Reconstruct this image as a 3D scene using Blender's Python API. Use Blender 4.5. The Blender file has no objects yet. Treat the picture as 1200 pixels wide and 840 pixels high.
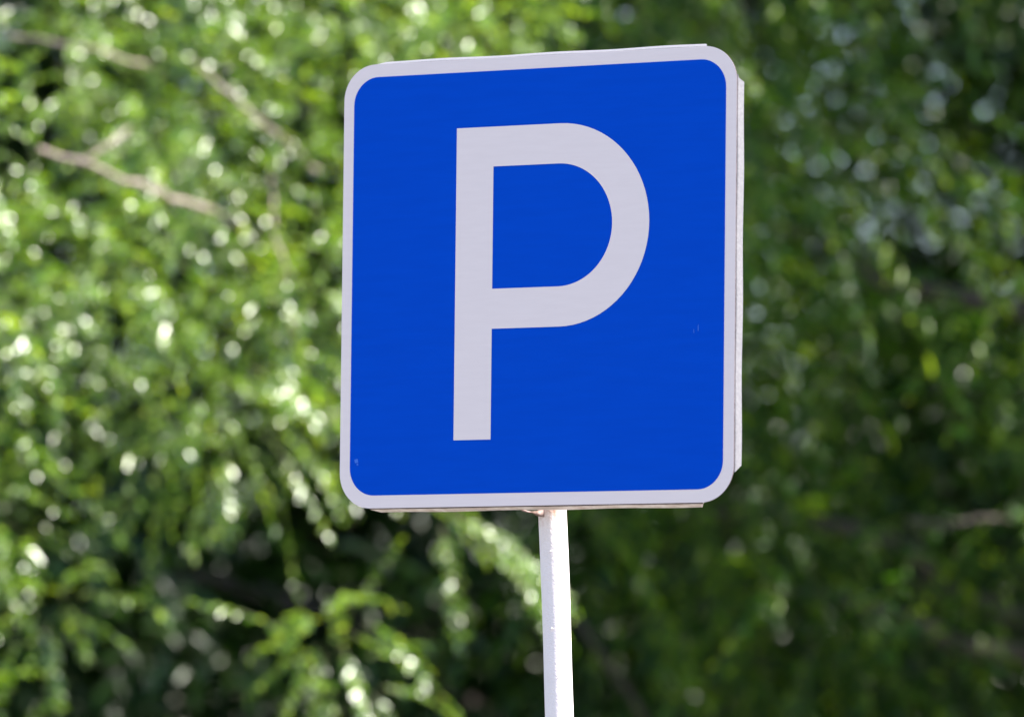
import bpy, bmesh, math, random
import numpy as np
from mathutils import Matrix, Vector

random.seed(7)
RNG = np.random.default_rng(11)
S = bpy.context.scene
C = S.collection

# ------------------------------------------------------------------ camera
PITCH = math.radians(3.9)
CAM_Z = 1.6
cam_d = bpy.data.cameras.new('camera')
cam = bpy.data.objects.new('camera', cam_d)
C.objects.link(cam)
cam.location = (0, 0, CAM_Z)
cam.rotation_euler = (math.radians(90) + PITCH, 0, 0)
cam_d.sensor_width = 36
cam_d.lens = 234
cam_d.clip_start = 0.1
cam_d.clip_end = 2000
cam_d.dof.use_dof = True
cam_d.dof.focus_distance = 10.35
cam_d.dof.aperture_fstop = 4.1
S.camera = cam

# ------------------------------------------------------------------ world, sun, exposure
SUN_EL, SUN_AZ = math.radians(50), math.radians(104)      # azimuth clockwise from +Y
w = bpy.data.worlds.new('World')
S.world = w
w.use_nodes = True
nt = w.node_tree
nt.nodes.clear()
sky = nt.nodes.new('ShaderNodeTexSky')
sky.sky_type = 'NISHITA'
sky.sun_disc = False
sky.sun_elevation = SUN_EL
sky.sun_rotation = SUN_AZ
bg = nt.nodes.new('ShaderNodeBackground')
bg.inputs['Strength'].default_value = 0.095
out = nt.nodes.new('ShaderNodeOutputWorld')
nt.links.new(sky.outputs[0], bg.inputs['Color'])
nt.links.new(bg.outputs[0], out.inputs['Surface'])

sun_d = bpy.data.lights.new('sun', 'SUN')
sun_d.energy = 4.9
sun_d.angle = math.radians(0.5)
sun_d.color = (1.0, 0.95, 0.87)
sun = bpy.data.objects.new('sun', sun_d)
C.objects.link(sun)
sdir = Vector((math.cos(SUN_EL) * math.sin(SUN_AZ), math.cos(SUN_EL) * math.cos(SUN_AZ), math.sin(SUN_EL)))
sun.rotation_euler = sdir.to_track_quat('Z', 'Y').to_euler()
sun.location = sdir * 60

S.view_settings.view_transform = 'Standard'
S.view_settings.look = 'None'
S.view_settings.exposure = 1.80
S.view_settings.gamma = 1
S.view_settings.use_curve_mapping = False
S.render.engine = 'CYCLES'
S.cycles.use_denoising = True
S.cycles.max_bounces = 8
S.cycles.transmission_bounces = 6
S.cycles.diffuse_bounces = 4
S.cycles.glossy_bounces = 3
S.cycles.caustics_reflective = False
S.cycles.caustics_refractive = False

# ------------------------------------------------------------------ helpers
FWD = Vector((0, math.cos(PITCH), math.sin(PITCH)))
UP = Vector((0, -math.sin(PITCH), math.cos(PITCH)))


def at(px, py, Y):
    """the point at depth Y (metres along +Y) seen at photo pixel px, py (1200 x 840)"""
    d = FWD + Vector((1, 0, 0)) * ((px - 600) / 7800) - UP * ((py - 420) / 7800)
    return Vector((0, 0, CAM_Z)) + d * (Y / d.y)


def obj(name, verts, faces, mats, parent=None, midx=None, smooth=False):
    me = bpy.data.meshes.new(name)
    me.from_pydata([tuple(v) for v in verts], [], faces)
    for m in (mats if isinstance(mats, (list, tuple)) else [mats]):
        me.materials.append(m)
    if midx is not None:
        me.polygons.foreach_set('material_index', midx)
    if smooth:
        me.polygons.foreach_set('use_smooth', [True] * len(me.polygons))
    me.update()
    o = bpy.data.objects.new(name, me)
    C.objects.link(o)
    if parent:
        o.parent = parent
    return o


def obj_np(name, V, F3, F4, mats, parent=None, mi=None):
    """big meshes straight from arrays: V (n,3), triangles F3, quads F4"""
    me = bpy.data.meshes.new(name)
    me.vertices.add(len(V))
    me.vertices.foreach_set('co', np.asarray(V, np.float32).ravel())
    n3, n4 = len(F3), len(F4)
    me.loops.add(n3 * 3 + n4 * 4)
    idx = np.concatenate([np.asarray(F3).ravel(), np.asarray(F4).ravel()]).astype(np.int32)
    me.loops.foreach_set('vertex_index', idx)
    me.polygons.add(n3 + n4)
    st = np.concatenate([np.arange(n3) * 3, n3 * 3 + np.arange(n4) * 4]).astype(np.int32)
    me.polygons.foreach_set('loop_start', st)
    for m in mats:
        me.materials.append(m)
    if mi is not None:
        me.polygons.foreach_set('material_index', np.asarray(mi, np.int32))
    me.polygons.foreach_set('use_smooth', np.ones(n3 + n4, bool))
    me.update(calc_edges=True)
    me.validate()
    o = bpy.data.objects.new(name, me)
    C.objects.link(o)
    if parent:
        o.parent = parent
    return o


def empty(name, loc, label, cat, group=None):
    o = bpy.data.objects.new(name, None)
    o.empty_display_size = 0.2
    C.objects.link(o)
    o.location = loc
    o['label'] = label
    o['category'] = cat
    if group:
        o['group'] = group
    return o


def mat(name):
    m = bpy.data.materials.new(name)
    m.use_nodes = True
    n = m.node_tree
    b = n.nodes['Principled BSDF']
    return m, n, b


def node(n, typ, **kw):
    x = n.nodes.new(typ)
    for k, v in kw.items():
        if k in x.inputs:
            x.inputs[k].default_value = v
        else:
            setattr(x, k, v)
    return x


def ramp(n, src, stops):
    r = n.nodes.new('ShaderNodeValToRGB')
    e = r.color_ramp.elements
    while len(e) < len(stops):
        e.new(0.5)
    for k, (p, c) in enumerate(stops):
        e[k].position = p
        e[k].color = (*c, 1)
    n.links.new(src, r.inputs['Fac'])
    return r.outputs['Color']


# ------------------------------------------------------------------ materials
def speckled(name, c0, c1, scale, rough, spec=0.5, detail=3, metallic=0.0, stretch=None, bump=0.0):
    m, n, b = mat(name)
    tc = node(n, 'ShaderNodeTexCoord')
    src = tc.outputs['Object']
    if stretch:
        mp = node(n, 'ShaderNodeMapping')
        mp.inputs['Scale'].default_value = stretch
        n.links.new(src, mp.inputs['Vector'])
        src = mp.outputs['Vector']
    t = node(n, 'ShaderNodeTexNoise', Scale=scale, Detail=detail, Roughness=0.6)
    n.links.new(src, t.inputs['Vector'])
    n.links.new(ramp(n, t.outputs['Fac'], [(0.36, c0), (0.66, c1)]), b.inputs['Base Color'])
    b.inputs['Roughness'].default_value = rough
    b.inputs['Specular IOR Level'].default_value = spec
    b.inputs['Metallic'].default_value = metallic
    if bump:
        bp = node(n, 'ShaderNodeBump', Strength=bump, Distance=0.002)
        n.links.new(t.outputs['Fac'], bp.inputs['Height'])
        n.links.new(bp.outputs['Normal'], b.inputs['Normal'])
    return m


M_WHITE = speckled('reflective_white', (0.805, 0.685, 0.695), (0.825, 0.705, 0.715), 17, 0.38, 0.3, stretch=(1, 7, 1))
M_BLUE = speckled('reflective_blue', (0.0, 0.064, 0.54), (0.0, 0.069, 0.57), 9, 0.3, 0.02, stretch=(1, 9, 1))
M_EDGE_SEAM_SHADE = speckled('sheet_edge_seam_shade', (0.05, 0.035, 0.04), (0.11, 0.08, 0.09), 60, 0.7)
M_FLANGE = speckled('galvanised', (0.165, 0.16, 0.18), (0.20, 0.195, 0.215), 200, 0.6, 0.2, bump=0.2)
M_FLANGE_UNDER = speckled('dusty_flange', (0.52, 0.43, 0.40), (0.76, 0.70, 0.70), 45, 0.7)
M_FLECK = speckled('bared_fleck', (0.01, 0.11, 0.66), (0.02, 0.15, 0.70), 200, 0.5)
M_BACK = speckled('bare_sheet', (0.42, 0.42, 0.44), (0.52, 0.52, 0.54), 18, 0.45, metallic=0.6)


def pole_material():
    m, n, b = mat('painted_pole')
    tc = node(n, 'ShaderNodeTexCoord')
    t = node(n, 'ShaderNodeTexNoise', Scale=38, Detail=5, Roughness=0.65)
    n.links.new(tc.outputs['Object'], t.inputs['Vector'])
    base = ramp(n, t.outputs['Fac'], [(0.3, (0.81, 0.72, 0.74)), (0.6, (0.86, 0.77, 0.79))])
    # rust round the weld at the top of the pole only
    sep = node(n, 'ShaderNodeSeparateXYZ')
    n.links.new(tc.outputs['Object'], sep.inputs['Vector'])
    mr = node(n, 'ShaderNodeMapRange')
    n.links.new(sep.outputs['Z'], mr.inputs['Value'])
    RUST['node'] = mr
    t2 = node(n, 'ShaderNodeTexNoise', Scale=70, Detail=4, Roughness=0.7)
    n.links.new(tc.outputs['Object'], t2.inputs['Vector'])
    mu = node(n, 'ShaderNodeMath', operation='MULTIPLY')
    n.links.new(mr.outputs['Result'], mu.inputs[0])
    n.links.new(t2.outputs['Fac'], mu.inputs[1])
    fac = ramp(n, mu.outputs['Value'], [(0.3, (0, 0, 0)), (0.62, (0.75, 0.75, 0.75))])
    mx = node(n, 'ShaderNodeMix', data_type='RGBA')
    n.links.new(fac, mx.inputs['Factor'])
    n.links.new(base, mx.inputs['A'])
    mx.inputs['B'].default_value = (0.38, 0.17, 0.08, 1)
    n.links.new(mx.outputs['Result'], b.inputs['Base Color'])
    b.inputs['Roughness'].default_value = 0.6
    b.inputs['Specular IOR Level'].default_value = 0.2
    tb = node(n, 'ShaderNodeTexNoise', Scale=260, Detail=3, Roughness=0.6)
    n.links.new(tc.outputs['Object'], tb.inputs['Vector'])
    bp = node(n, 'ShaderNodeBump', Strength=0.4, Distance=0.003)
    n.links.new(tb.outputs['Fac'], bp.inputs['Height'])
    n.links.new(bp.outputs['Normal'], b.inputs['Normal'])
    return m


RUST = {}
M_POLE = pole_material()
M_RUST = speckled('rusty_paint', (0.13, 0.075, 0.06), (0.34, 0.25, 0.24), 55, 0.75, detail=5)


def leaf_material(name, dark, mid, light, trans, t_mix=0.42, rough=0.34, gloss=0.035):
    m = bpy.data.materials.new(name)
    m.use_nodes = True
    n = m.node_tree
    n.nodes.clear()
    o = n.nodes.new('ShaderNodeOutputMaterial')
    geo = n.nodes.new('ShaderNodeNewGeometry')
    col = ramp(n, geo.outputs['Random Per Island'], [(0.0, dark), (0.55, mid), (1.0, light)])
    d = n.nodes.new('ShaderNodeBsdfDiffuse')
    n.links.new(col, d.inputs['Color'])
    tr = n.nodes.new('ShaderNodeBsdfTranslucent')
    mul = node(n, 'ShaderNodeMix', data_type='RGBA', blend_type='MULTIPLY')
    mul.inputs['Factor'].default_value = 1
    n.links.new(col, mul.inputs['A'])
    mul.inputs['B'].default_value = (*trans, 1)
    n.links.new(mul.outputs['Result'], tr.inputs['Color'])
    mx = n.nodes.new('ShaderNodeMixShader')
    mx.inputs['Fac'].default_value = t_mix
    n.links.new(d.outputs[0], mx.inputs[1])
    n.links.new(tr.outputs[0], mx.inputs[2])
    g = n.nodes.new('ShaderNodeBsdfGlossy')
    g.inputs['Roughness'].default_value = rough
    g.inputs['Color'].default_value = (1, 1, 1, 1)
    lw = node(n, 'ShaderNodeLayerWeight', Blend=0.5)
    pw = node(n, 'ShaderNodeMath', operation='POWER')
    pw.inputs[1].default_value = 4.0
    n.links.new(lw.outputs['Facing'], pw.inputs[0])
    ad = node(n, 'ShaderNodeMath', operation='MULTIPLY_ADD')
    ad.inputs[1].default_value = 0.12
    ad.inputs[2].default_value = gloss
    n.links.new(pw.outputs[0], ad.inputs[0])
    mg = n.nodes.new('ShaderNodeMixShader')
    n.links.new(ad.outputs[0], mg.inputs['Fac'])
    n.links.new(mx.outputs[0], mg.inputs[1])
    n.links.new(g.outputs[0], mg.inputs[2])
    n.links.new(mg.outputs[0], o.inputs['Surface'])
    return m


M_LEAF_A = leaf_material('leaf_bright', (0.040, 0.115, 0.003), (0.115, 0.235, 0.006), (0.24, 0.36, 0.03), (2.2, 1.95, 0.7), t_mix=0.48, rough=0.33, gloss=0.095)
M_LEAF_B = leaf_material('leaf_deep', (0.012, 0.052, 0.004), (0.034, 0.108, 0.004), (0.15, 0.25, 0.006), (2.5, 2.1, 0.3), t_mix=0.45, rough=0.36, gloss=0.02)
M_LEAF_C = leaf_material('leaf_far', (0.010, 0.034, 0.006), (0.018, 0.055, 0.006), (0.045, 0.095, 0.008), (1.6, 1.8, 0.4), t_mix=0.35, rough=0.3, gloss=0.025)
M_BARK = speckled('bark_dark', (0.04, 0.032, 0.026), (0.10, 0.08, 0.068), 14, 0.9, bump=1.0)
M_TWIG = speckled('bark_pale', (0.20, 0.155, 0.135), (0.38, 0.30, 0.27), 45, 0.8)
M_STEM = speckled('green_stem', (0.05, 0.06, 0.02), (0.10, 0.11, 0.04), 20, 0.7)
M_GROUND = speckled('ground', (0.10, 0.095, 0.085), (0.2, 0.185, 0.16), 1.3, 0.95, detail=8, bump=0.6)

# ------------------------------------------------------------------ ground
G = 400
gr = obj('ground', [(-G, -G, 0), (G, -G, 0), (G, G, 0), (-G, G, 0)], [(0, 1, 2, 3)], M_GROUND)
gr['kind'] = 'structure'
gr['label'] = 'dry earthy ground under the trees and sign'


# ------------------------------------------------------------------ the parking sign
camM = Matrix.Translation((0, 0, CAM_Z)) @ Matrix.Rotation(math.radians(90) + PITCH, 4, 'X')
RM = Matrix(((0.86967801, 0.01063883, -0.49350478, 0.0364),
             (0.02630544, 0.99734819, 0.06785726, 0.1219),
             (0.49291802, -0.07199583, 0.86709193, -10.3433),
             (0, 0, 0, 1)))
signM = camM @ RM

pole_top = at(648.3, 597, 10.345 + 0.035)
pole_dir = Vector((0.0293, 0.0, -1.0))
kz = pole_top.z
pole_base = pole_top + pole_dir * kz
sign = empty('parking_sign', pole_base, 'blue parking sign with white letter P and white border on a leaning white pole', 'sign')


def round_rect(hw, hh, r, n=12, bow=0.0):
    pts = []
    for cx, cy, a0 in ((hw - r, hh - r, 0), (-hw + r, hh - r, 90), (-hw + r, -hh + r, 180), (hw - r, -hh + r, 270)):
        for k in range(n + 1):
            a = math.radians(a0 + 90 * k / n)
            pts.append((cx + r * math.cos(a), cy + r * math.sin(a)))
    return pts


def plate(name, pts, z0, z1, mats, parent, side_mat=0, back_mat=0):
    n = len(pts)
    V = [(x, y, z1) for x, y in pts] + [(x, y, z0) for x, y in pts]
    F = [tuple(range(n)), tuple(range(2 * n - 1, n - 1, -1))]
    mi = [0, back_mat]
    for k in range(n):
        j = (k + 1) % n
        F.append((k, n + k, n + j, j))
        mi.append(side_mat)
    return obj(name, V, F, mats, parent, mi)


HW = 0.3505
outer = round_rect(HW, HW, 0.056)
panel = plate('sign_panel', outer, -0.0022, 0.0, [M_WHITE, M_EDGE_SEAM_SHADE, M_BACK], sign, 1, 2)
panel.matrix_parent_inverse = Matrix.Identity(4)
panel.matrix_local = Matrix.Translation(-pole_base) @ signM

# blue field, with two tiny bared flecks in the film
bf = round_rect(0.332, 0.3303, 0.044)
nb = len(bf)
V = [(x, y, 0.0004) for x, y in bf] + [(x, y, -0.0001) for x, y in bf]
F = [tuple(range(nb))] + [(k, nb + k, nb + (k + 1) % nb, (k + 1) % nb) for k in range(nb)]
mi = [0] * len(F)
for fx, fy, fw, fh in ((0.287, -0.088, 0.0012, 0.011), (0.2795, -0.091, 0.0010, 0.007), (-0.3225, -0.279, 0.006, 0.007), (-0.319, -0.283, 0.003, 0.004)):
    i = len(V)
    V += [(fx, fy, 0.0007), (fx + fw, fy + 0.001, 0.0007), (fx + fw * 0.8, fy + fh, 0.0007), (fx - fw * 0.2, fy + fh * 0.8, 0.0007)]
    F.append((i, i + 1, i + 2, i + 3))
    mi.append(1)
obj('blue_field', V, F, [M_BLUE, M_FLECK], panel, mi)

# the letter P: stem and bowl as one flat raised film
L0, L1, LT, LB = -0.1435, -0.0768, 0.2425, -0.2465
cx, cy, ro = 0.0425, 0.0843, 0.1582
iy, ri, cxi = 0.0843, 0.0957, 0.0398
NB = 40
outl, inl = [], []
for k in range(NB + 1):
    a = math.radians(90 - 180 * k / NB)
    outl.append((cx + ro * math.cos(a), cy + ro * math.sin(a)))
    inl.append((cxi + ri * math.cos(a), iy + ri * math.sin(a)))
V, F = [], []
zt = 0.0009


def v(x, y):
    V.append((x, y, zt))
    return len(V) - 1


a_, b_, c_, d_ = v(L0, LT), v(L0, LB), v(L1, LB), v(L1, cy - ro)
e_, f_, g_ = v(L1, iy - ri), v(L1, iy + ri), v(L1, LT)
F.append((a_, b_, c_, d_, e_, f_, g_))
oi = [v(*p) for p in outl]
ii = [v(*p) for p in inl]
F.append((g_, f_, ii[0], oi[0]))
for k in range(NB):
    F.append((oi[k], ii[k], ii[k + 1], oi[k + 1]))
F.append((oi[-1], ii[-1], e_, d_))
letter = obj('letter', V, F, M_WHITE, panel)


# the bent-back flanges: they stop short of the corners with a chamfer
def flange(side, half, flare, depth, m_in, under=False):
    """strip along one edge, bent back from the plate and flared a little outward"""
    prof = [(-0.0010, -0.0023), (0.0006, -0.0030), (0.0014, -0.0044), (0.0014 + flare, -0.0044 - depth)]
    if under:      # the lower one has the seam's shade painted as a dark strip along the fold
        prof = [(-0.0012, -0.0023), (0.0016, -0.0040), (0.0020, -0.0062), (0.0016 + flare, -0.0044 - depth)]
    inn = [(p[0] - 0.0012, p[1] - 0.0004) for p in prof]
    V, F = [], []
    n = 40
    loops = []
    for s in range(n + 1):
        t = -1 + 2 * s / n
        lp = []
        for k, (u, z) in enumerate(prof):
            ch = 0.011 * max(0, (k - 1)) / 2
            lp.append((t * (half - ch), HW + u + 0.0006 * math.sin(t * 9 + side) * (k / 3), z))
        for k, (u, z) in reversed(list(enumerate(inn))):
            ch = 0.011 * max(0, (k - 1)) / 2
            lp.append((t * (half - ch), HW + u, z))
        loops.append(lp)
    m = len(loops[0])
    for lp in loops:
        for (t, u, z) in lp:
            x, y = {0: (u, -t), 1: (t, u), 2: (-u, t), 3: (-t, -u)}[side]
            V.append((x, y, z))
    for s in range(n):
        for k in range(m):
            j = (k + 1) % m
            F.append((s * m + k, s * m + j, (s + 1) * m + j, (s + 1) * m + k))
    F.append(tuple(range(m - 1, -1, -1)))
    F.append(tuple(n * m + k for k in range(m)))
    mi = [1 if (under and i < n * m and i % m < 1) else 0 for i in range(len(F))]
    return obj('flange', V, F, [m_in, M_EDGE_SEAM_SHADE], panel, mi)


flange(0, 0.305, 0.0028, 0.0125, M_FLANGE)
flange(1, 0.297, 0.0052, 0.0165, M_FLANGE)
flange(2, 0.300, 0.0030, 0.0165, M_FLANGE)
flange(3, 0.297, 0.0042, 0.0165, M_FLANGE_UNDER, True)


# pole
def tube(path, rads, n=16, cap=True):
    V, F = [], []
    P = [Vector(p) for p in path]
    ref = Vector((0.31, 0.94, 0.12)).normalized()
    for i, p in enumerate(P):
        d = (P[min(i + 1, len(P) - 1)] - P[max(i - 1, 0)]).normalized()
        x = d.cross(ref)
        if x.length < 1e-3:
            x = d.cross(Vector((1, 0, 0)))
        x.normalize()
        y = d.cross(x)
        for k in range(n):
            a = 2 * math.pi * k / n
            V.append(p + (x * math.cos(a) + y * math.sin(a)) * rads[i])
    for i in range(len(P) - 1):
        for k in range(n):
            j = (k + 1) % n
            F.append((i * n + k, i * n + j, (i + 1) * n + j, (i + 1) * n + k))
    if cap:
        F.append(tuple(range(n)))
        F.append(tuple((len(P) - 1) * n + k for k in range(n - 1, -1, -1)))
    return V, F


pr = 0.0222
up = -pole_dir
path, rad = [], []
NP = 60
zlen = kz + 0.42
for k in range(NP + 1):
    z = zlen * k / NP
    wob = 0.0012 * math.sin(z * 5.1) + 0.0006 * math.sin(z * 17)
    path.append(up * z + Vector((wob, 0.015 * max(0, z - kz) / 0.42, 0)))
    rad.append(pr * (1 + 0.012 * math.sin(z * 23) * math.sin(z * 7.7)))
V, F = tube(path, rad, 40)
# chips and runs in the old paint
for zz, aa, sz in ((kz - 0.066, -1.85, 0.0032), (kz - 0.186, -1.95, 0.0036), (kz - 0.262, -1.6, 0.0014)):
    cdir = Vector((math.cos(aa), math.sin(aa), 0))
    tdir = Vector((-math.sin(aa), math.cos(aa), 0))
    c = up * zz + cdir * (pr + 0.0001)
    i = len(V)
    V += [c - tdir * sz, c + Vector((0, 0, sz * 0.9)), c + tdir * sz * 1.2, c - Vector((0, 0, sz * 1.1)), c + cdir * 0.0012]
    F += [(i, i + 4, i + 1), (i + 1, i + 4, i + 2), (i + 2, i + 4, i + 3), (i + 3, i + 4, i)]
pole = obj('pole', V, F, M_POLE, sign)
for p in pole.data.polygons:
    p.use_smooth = len(p.vertices) == 4
RUST['node'].inputs['From Min'].default_value = kz - 0.055
RUST['node'].inputs['From Max'].default_value = kz + 0.0
RUST['node'].inputs['To Min'].default_value = 0.0
RUST['node'].inputs['To Max'].default_value = 1.05

# welded bracket lip under the bottom flange, at the pole's left
bl = pole_top - pole_base + Vector((0, 0, -0.0032))
xd = Vector((0.8697, 0.4929, 0)).normalized()
nd = Vector((-0.49, -0.87, 0)).normalized()
V, F = [], []
for t, zt_, th, dp in ((-0.052, 0.0028, 0.0018, 0.004), (-0.047, -0.0010, 0.0022, 0.010), (-0.034, -0.0030, 0.0020, 0.012), (-0.026, -0.0036, 0.0030, 0.014), (-0.019, -0.0080, 0.0080, 0.014), (-0.008, -0.0090, 0.012, 0.012), (0.004, -0.004, 0.006, 0.008)):
    c = bl + xd * t + Vector((0, 0, zt_))
    for a, b in ((1, -1), (-0.4, -1), (-0.4, 1), (1, 1)):
        V.append(c + nd * (0.006 + dp * a) + Vector((0, 0, th * 0.5 * b + th * 0.5)))
m = 4
ns = len(V) // m
for s in range(ns - 1):
    for k in range(m):
        j = (k + 1) % m
        F.append((s * m + k, s * m + j, (s + 1) * m + j, (s + 1) * m + k))
F += [(3, 2, 1, 0), tuple((ns - 1) * m + k for k in range(4))]
br = obj('bracket', V, F, M_RUST, sign, smooth=True)
br['label'] = 'rusty welded lip where the pole meets the panel'


# ------------------------------------------------------------------ foliage
def unit(a):
    return a / np.maximum(np.linalg.norm(a, axis=-1, keepdims=True), 1e-9)


def leaves_mesh(base, d, nrm, L, W, curl):
    """7-vertex folded leaves; arrays of n"""
    n = len(base)
    side = unit(np.cross(d, nrm))
    nrm = np.cross(side, d)
    L, W, curl = L[:, None], W[:, None], curl[:, None]
    s0 = base
    s1 = base + d * L * 0.45 + nrm * curl * L * 0.02
    tip = base + d * L - nrm * curl * L * 0.22
    fold = nrm * W * 0.22
    l1 = base + d * L * 0.30 + side * W * 0.5 + fold
    l2 = base + d * L * 0.66 + side * W * 0.40 + fold - nrm * curl * L * 0.06
    r1 = base + d * L * 0.30 - side * W * 0.5 + fold
    r2 = base + d * L * 0.66 - side * W * 0.40 + fold - nrm * curl * L * 0.06
    V = np.stack([s0, s1, tip, l1, l2, r1, r2], 1).reshape(-1, 3)
    o = (np.arange(n) * 7)[:, None]
    F3 = np.concatenate([o + [0, 1, 3], o + [0, 5, 1], o + [1, 2, 4], o + [1, 6, 2], o + [1, 4, 3], o + [1, 5, 6]])
    return V, F3


def shoots(starts, dirs, length, n_leaf, leaf_l, leaf_w, droop, rng):
    """leafy shoots: each a drooping twig with alternate leaves. Returns leaf V, F3 and twig V, F4"""
    n = len(starts)
    LS = length * rng.uniform(0.65, 1.35, n)
    dr = droop * rng.uniform(0.3, 1.6, n)
    ts = np.linspace(0.12, 1.0, n_leaf)
    side0 = unit(np.cross(dirs, np.array([0, 0, 1.0]) + rng.normal(0, 0.25, (n, 3))))
    bs, ds, ns = [], [], []
    for k, t in enumerate(ts):
        p = starts + dirs * (LS * t)[:, None]
        p[:, 2] -= dr * LS * t * t
        tan = dirs.copy()
        tan[:, 2] -= 2 * dr * t
        tan = unit(tan)
        sg = 1 if k % 2 else -1
        last = (k == n_leaf - 1)
        d = tan * (1.0 if last else 0.62) + side0 * (0 if last else sg * 0.8)
        d = d + rng.normal(0, 0.22, (n, 3))
        d[:, 2] -= 0.28
        nn = np.cross(side0, tan)
        nn = nn * np.sign(nn[:, 2:3] + 1e-6)
        nn = nn + rng.normal(0, 0.42, (n, 3))
        bs.append(p)
        ds.append(unit(d))
        ns.append(unit(nn))
    base, d, nn = np.concatenate(bs), np.concatenate(ds), np.concatenate(ns)
    m = len(base)
    keep = rng.random(m) > 0.08
    base, d, nn = base[keep], d[keep], nn[keep]
    m = len(base)
    sc = rng.uniform(0.65, 1.25, m)
    V, F3 = leaves_mesh(base, d, nn, leaf_l * sc, leaf_w * sc * rng.uniform(0.8, 1.2, m), rng.uniform(-0.3, 1.3, m))
    # twigs: a thin three-sided strip in three segments
    seg = [0, 0.35, 0.7, 1.0]
    TV = []
    for s, t in enumerate(seg):
        p = starts + dirs * (LS * t)[:, None]
        p[:, 2] -= dr * LS * t * t
        r = 0.0028 * (1 - 0.7 * t)
        upv = np.array([0, 0, 1.0])
        TV += [p + side0 * r, p - side0 * r * 0.5 + upv * r * 0.87, p - side0 * r * 0.5 - upv * r * 0.87]
    TV = np.stack(TV, 1).reshape(-1, 3)
    o = (np.arange(n) * 12)[:, None]
    F4 = []
    for s in range(3):
        for k in range(3):
            j = (k + 1) % 3
            F4.append(o + [s * 3 + k, s * 3 + j, s * 3 + 3 + j, s * 3 + 3 + k])
    return V, F3, TV, np.concatenate(F4)


def crown_mesh(name, clumps, per, length, n_leaf, leaf_l, leaf_w, droop, lm, parent, seed, outward=(0, -0.4, 0), strays=()):
    rng = np.random.default_rng(seed)
    st, di = [], []
    for (x, y, z, r) in clumps:
        k = max(4, int(per * (r / 0.4) ** 2))
        u = unit(rng.normal(0, 1, (k, 3)))
        rr = r * rng.uniform(0.25, 1.0, k)[:, None]
        p = np.array([x, y, z]) + u * rr * np.array([1.0, 1.0, 0.8])
        dd = unit(u * 0.8 + np.array(outward) + rng.normal(0, 0.35, (k, 3)))
        st.append(p)
        di.append(dd)
    for (p, d) in strays:
        st.append(np.array([p], float))
        di.append(unit(np.array([d], float)))
    st, di = np.concatenate(st), np.concatenate(di)
    V, F3, TV, F4 = shoots(st, di, length, n_leaf, leaf_l, leaf_w, droop, rng)
    off = np.array(parent.location)
    allV = np.concatenate([V, TV]) - off
    F4 = F4 + len(V)
    mi = np.concatenate([np.zeros(len(F3)), np.ones(len(F4))])
    o = obj_np(name, allV, F3, F4, [lm, M_STEM], parent, mi)
    return o


def limb_path(a, b, seed, n=8, sag=0.12):
    r = random.Random(seed)
    a, b = Vector(a), Vector(b)
    pts = []
    L = (b - a).length
    j = [Vector((r.gauss(0, 1), r.gauss(0, 1), r.gauss(0, 0.6))) * L * 0.035 for _ in range(n + 1)]
    for k in range(n + 1):
        t = k / n
        p = a.lerp(b, t) + Vector((0, 0, sag * L * math.sin(math.pi * t)))
        if 0 < k < n:
            p += j[k]
        pts.append(p)
    return pts


def trunk_and_limbs(root, x, y, h, r, clumps, seed, lean=(0, 0), limbs=14, mt=None):
    rr = random.Random(seed)
    off = Vector(root.location)
    n = 14
    path, rad = [], []
    for k in range(n + 1):
        t = k / n
        path.append(Vector((x + lean[0] * t + 0.05 * math.sin(5 * t + seed), y + lean[1] * t + 0.05 * math.cos(4 * t + seed), h * t)) - off)
        rad.append(r * (1.35 - 0.35 * min(1, t * 8)) * (1 - 0.75 * t))
    V, F = tube(path, rad, 14)
    obj('trunk', V, F, mt or M_BARK, root, smooth=True)
    order = list(clumps)
    rr.shuffle(order)
    for (cx_, cy_, cz_, cr) in order[:limbs]:
        t = min(0.95, max(0.15, (cz_ - 0.8) / h * rr.uniform(0.6, 0.9)))
        a = path[int(t * n)]
        b = Vector((cx_, cy_, cz_)) - off
        pp = limb_path(a, b, rr.random())
        r0 = r * (1 - 0.75 * t) * 0.5
        V, F = tube(pp, [r0 * (1 - 0.8 * k / (len(pp) - 1)) for k in range(len(pp))], 8)
        obj('limb', V, F, mt or M_BARK, root, smooth=True)


def fill(x0, x1, y0, y1, z0, z1, n, r0, r1, seed, test=None, mind=0.0):
    rr = random.Random(seed)
    out = []
    tries = 0
    while len(out) < n and tries < n * 60:
        tries += 1
        x, y, z, r = rr.uniform(x0, x1), rr.uniform(y0, y1), rr.uniform(z0, z1), rr.uniform(r0, r1)
        if test and not test(x, y, z):
            continue
        if mind and any((x - a) ** 2 + (y - b) ** 2 + (z - c) ** 2 < (mind * (r + q)) ** 2 for a, b, c, q in out):
            continue
        out.append((x, y, z, r))
    return out


# --- left tree: sunlit; its crown front runs back towards the right, and its low boughs reach out in front
def left_test(x, y, z):
    edge = -1.12 if z < 2.4 else (-0.86 + (z - 2.4) * 1.35)
    front = 18.6 + 0.85 * x + 0.22 * (z - 2.6)
    return x < min(edge, 0.02) and front < y < front + 1.5


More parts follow.
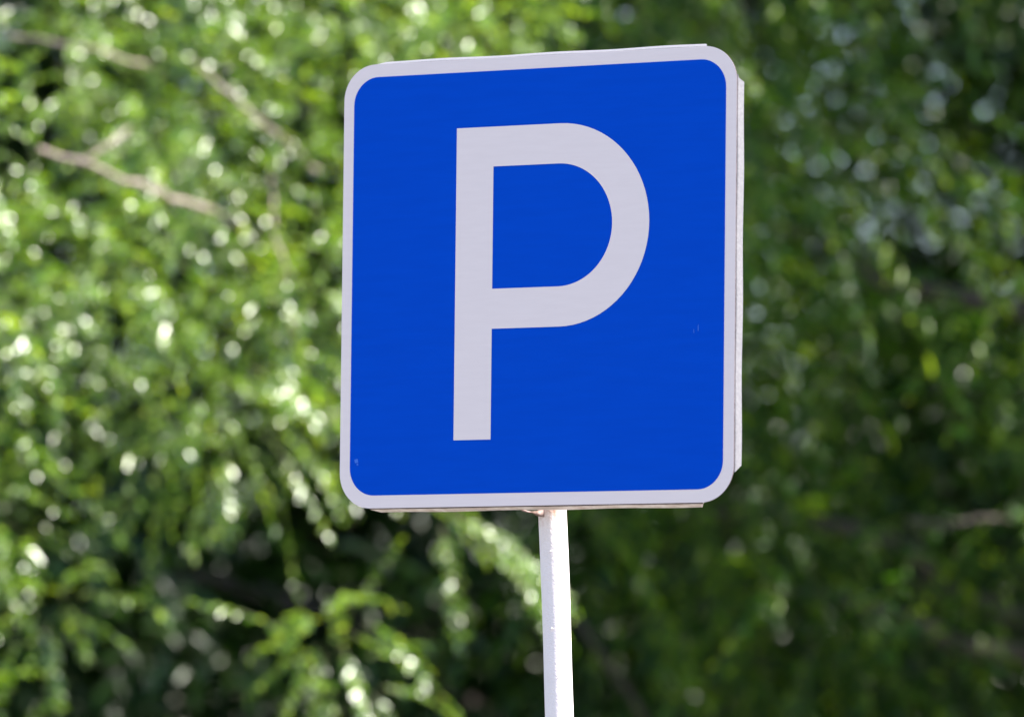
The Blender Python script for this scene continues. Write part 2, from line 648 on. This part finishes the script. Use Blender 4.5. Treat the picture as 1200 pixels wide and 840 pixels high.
clA = fill(-3.6, 0.7, 14.5, 20.6, 0.7, 4.45, 112, 0.17, 0.36, 3, left_test, 0.72)
rootA = empty('broadleaf_tree', (-2.0, 18.9, 0), 'sunlit tree with small bright leaves and bare twigs left of the sign', 'tree')
trunk_and_limbs(rootA, -2.0, 18.9, 4.6, 0.10, [c for c in clA if c[2] > 3.4 or c[0] < -2.2], 5, (0.3, 0.3), limbs=9)
kp = random.Random(31)
clA = [c for c in clA if c[2] > 2.55 or kp.random() < 0.44]
clA += [tuple(at(385, 745, 17.75)) + (0.15,), tuple(at(405, 800, 17.8)) + (0.13,), tuple(at(25, 375, 16.95)) + (0.12,),
        tuple(at(430, 20, 18.2)) + (0.22,), tuple(at(540, 25, 18.3)) + (0.22,), tuple(at(380, 330, 17.8)) + (0.14,)]
strA = []
for (px, py, y, dx, dz) in ((500, 585, 17.9, 1, -.35), (530, 600, 17.95, 1, -.5), (555, 612, 17.9, 1, -.55), (575, 630, 17.9, .8, -.7), (590, 640, 17.92, .6, -.7),
                            (520, 620, 18.05, .2, -1)):
    for q in range(3):
        p = at(px + kp.gauss(0, 6), py + kp.gauss(0, 7), y + kp.gauss(0, 0.04))
        strA.append((tuple(p), (dx, -0.25 + kp.gauss(0, 0.15), dz + kp.gauss(0, 0.1))))
crown_mesh('crown', clA, 104, 0.25, 17, 0.034, 0.015, 0.34, M_LEAF_A, rootA, 21, strays=strA)


def bare_branch(root, pts, r0, r1, m):
    off = Vector(root.location)
    P = [at(*p) - off for p in pts]
    # a few intermediate knees so that it is not ruler straight
    rr = random.Random(len(pts) * 7 + int(pts[0][0]))
    Q = []
    for a, b in zip(P[:-1], P[1:]):
        for k in range(4):
            q = a.lerp(b, k / 4)
            Q.append(q + Vector((rr.gauss(0, 1), rr.gauss(0, 1), rr.gauss(0, 1))) * 0.004)
    Q.append(P[-1])
    n = len(Q) - 1
    V, F = tube(Q, [(r0 + (r1 - r0) * k / n) * (1 + 0.12 * math.sin(k * 2.3)) for k in range(n + 1)], 8)
    return obj('branch', V, F, m, root, smooth=True)


bare_branch(rootA, [(300, 275, 19.0), (255, 250, 18.2), (200, 231, 17.5), (150, 211, 17.28), (45, 174, 17.22)], 0.009, 0.007, M_TWIG)
bare_branch(rootA, [(88, 192, 17.26), (110, 180, 17.25), (130, 168, 17.28), (150, 150, 17.7)], 0.006, 0.004, M_TWIG)
bare_branch(rootA, [(370, 200, 19.0), (345, 175, 18.5), (312, 148, 17.75), (258, 101, 17.7), (225, 72, 18.4)], 0.007, 0.005, M_TWIG)
bare_branch(rootA, [(180, 82, 18.5), (125, 60, 17.6), (80, 50, 17.6), (10, 42, 17.7)], 0.005, 0.004, M_TWIG)
bare_branch(rootA, [(345, 400, 18.6), (330, 310, 17.85), (322, 270, 17.9), (318, 200, 18.5)], 0.005, 0.004, M_TWIG)

# --- right tree: deeper green, longer hanging leaves, upper crown, out of view, is shaped to shade it
clB = fill(0.05, 5.2, 19.6, 22.2, 0.8, 4.6, 90, 0.24, 0.46, 6, lambda x, y, z: x > 0.5 or z > 3.0, 0.68)
clB += fill(2.0, 6.6, 19.5, 22.8, 4.7, 7.6, 46, 0.5, 0.70, 8, None, 0.5)
clB += fill(2.1, 3.4, 18.7, 19.7, 1.2, 3.9, 24, 0.32, 0.45, 14, lambda x, y, z: z < 3.3 + (x - 2.1) * 0.9, 0.42)  # clumps added beyond the right edge of view to shade the low right
clB += fill(1.3, 2.1, 19.0, 19.7, 4.55, 5.1, 6, 0.3, 0.4, 15, None, 0.5)  # clumps added above the view to keep sun off the crown below
rootB = empty('hanging_leaf_tree', (2.9, 21.4, 0), 'shaded dark green tree with long drooping leaf sprays right of the sign', 'tree')
trunk_and_limbs(rootB, 2.9, 21.4, 6.6, 0.19, clB, 9, (0.1, -0.4))
strB = []
for (px, py, y, dx, dz) in ((690, 600, 20.4, .7, -.6), (705, 606, 20.5, .6, -.7), (695, 590, 20.3, .65, -.65)):
    strB.append((tuple(at(px, py, y)), (dx, -0.2, dz)))
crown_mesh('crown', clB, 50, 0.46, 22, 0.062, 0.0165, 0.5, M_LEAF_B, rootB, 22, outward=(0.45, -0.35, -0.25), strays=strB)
bare_branch(rootB, [(1260, 600, 19.9), (1165, 608, 19.4), (1110, 613, 19.35), (1065, 612, 19.8)], 0.009, 0.007, M_BARK)
bare_branch(rootB, [(650, 690, 21.5), (700, 755, 21.3), (760, 850, 21.3), (800, 960, 21.3)], 0.010, 0.016, M_BARK)


# --- trees standing behind, in the gap and to both sides
far = [(-6.4, 25.5, 'shaded tree standing far behind the sunlit tree at the left edge'),
       (-2.6, 26.2, 'dark tree behind the sunlit small leaved tree'),
       (0.7, 25.0, 'dark tree filling the gap behind the sign pole'),
       (3.5, 26.4, 'dark tree behind the drooping tree, next to the gap'),
       (6.6, 25.6, 'dark tree behind the drooping tree at the far right')]
for i, (x, y, lb) in enumerate(far):
    cl = fill(x - 2.4, x + 2.4, y - 1.6, y + 1.6, 0.4, 8.0, 88, 0.55, 0.9, 40 + i, None, 0.36)
    rt = empty('background_tree', (x, y, 0), lb, 'tree', 'dark trees behind')
    trunk_and_limbs(rt, x, y, 7.4, 0.2, cl, 50 + i, limbs=10)
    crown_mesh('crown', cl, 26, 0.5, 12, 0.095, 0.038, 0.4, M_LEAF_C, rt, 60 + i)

# --- the far-off wood closing the view behind them, one mass
clw = fill(-13, 13, 29.5, 31.5, 0.2, 7.5, 260, 0.8, 1.2, 77, None, 0.3)
rw = np.random.default_rng(5)
st_, di_ = [], []
for (x, y, z, r) in clw:
    k = int(26 * (r / 0.5) ** 2)
    u = unit(rw.normal(0, 1, (k, 3)))
    st_.append(np.array([x, y, z]) + u * r * rw.uniform(0.3, 1, k)[:, None])
    di_.append(unit(u + np.array([0, -0.5, 0])))
V, F3, TV, F4 = shoots(np.concatenate(st_), np.concatenate(di_), 0.5, 9, 0.13, 0.06, 0.4, rw)
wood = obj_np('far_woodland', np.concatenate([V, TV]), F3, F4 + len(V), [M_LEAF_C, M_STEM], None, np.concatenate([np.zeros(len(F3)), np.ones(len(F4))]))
wood['kind'] = 'stuff'
wood['label'] = 'far dark green wood closing the view behind the trees'
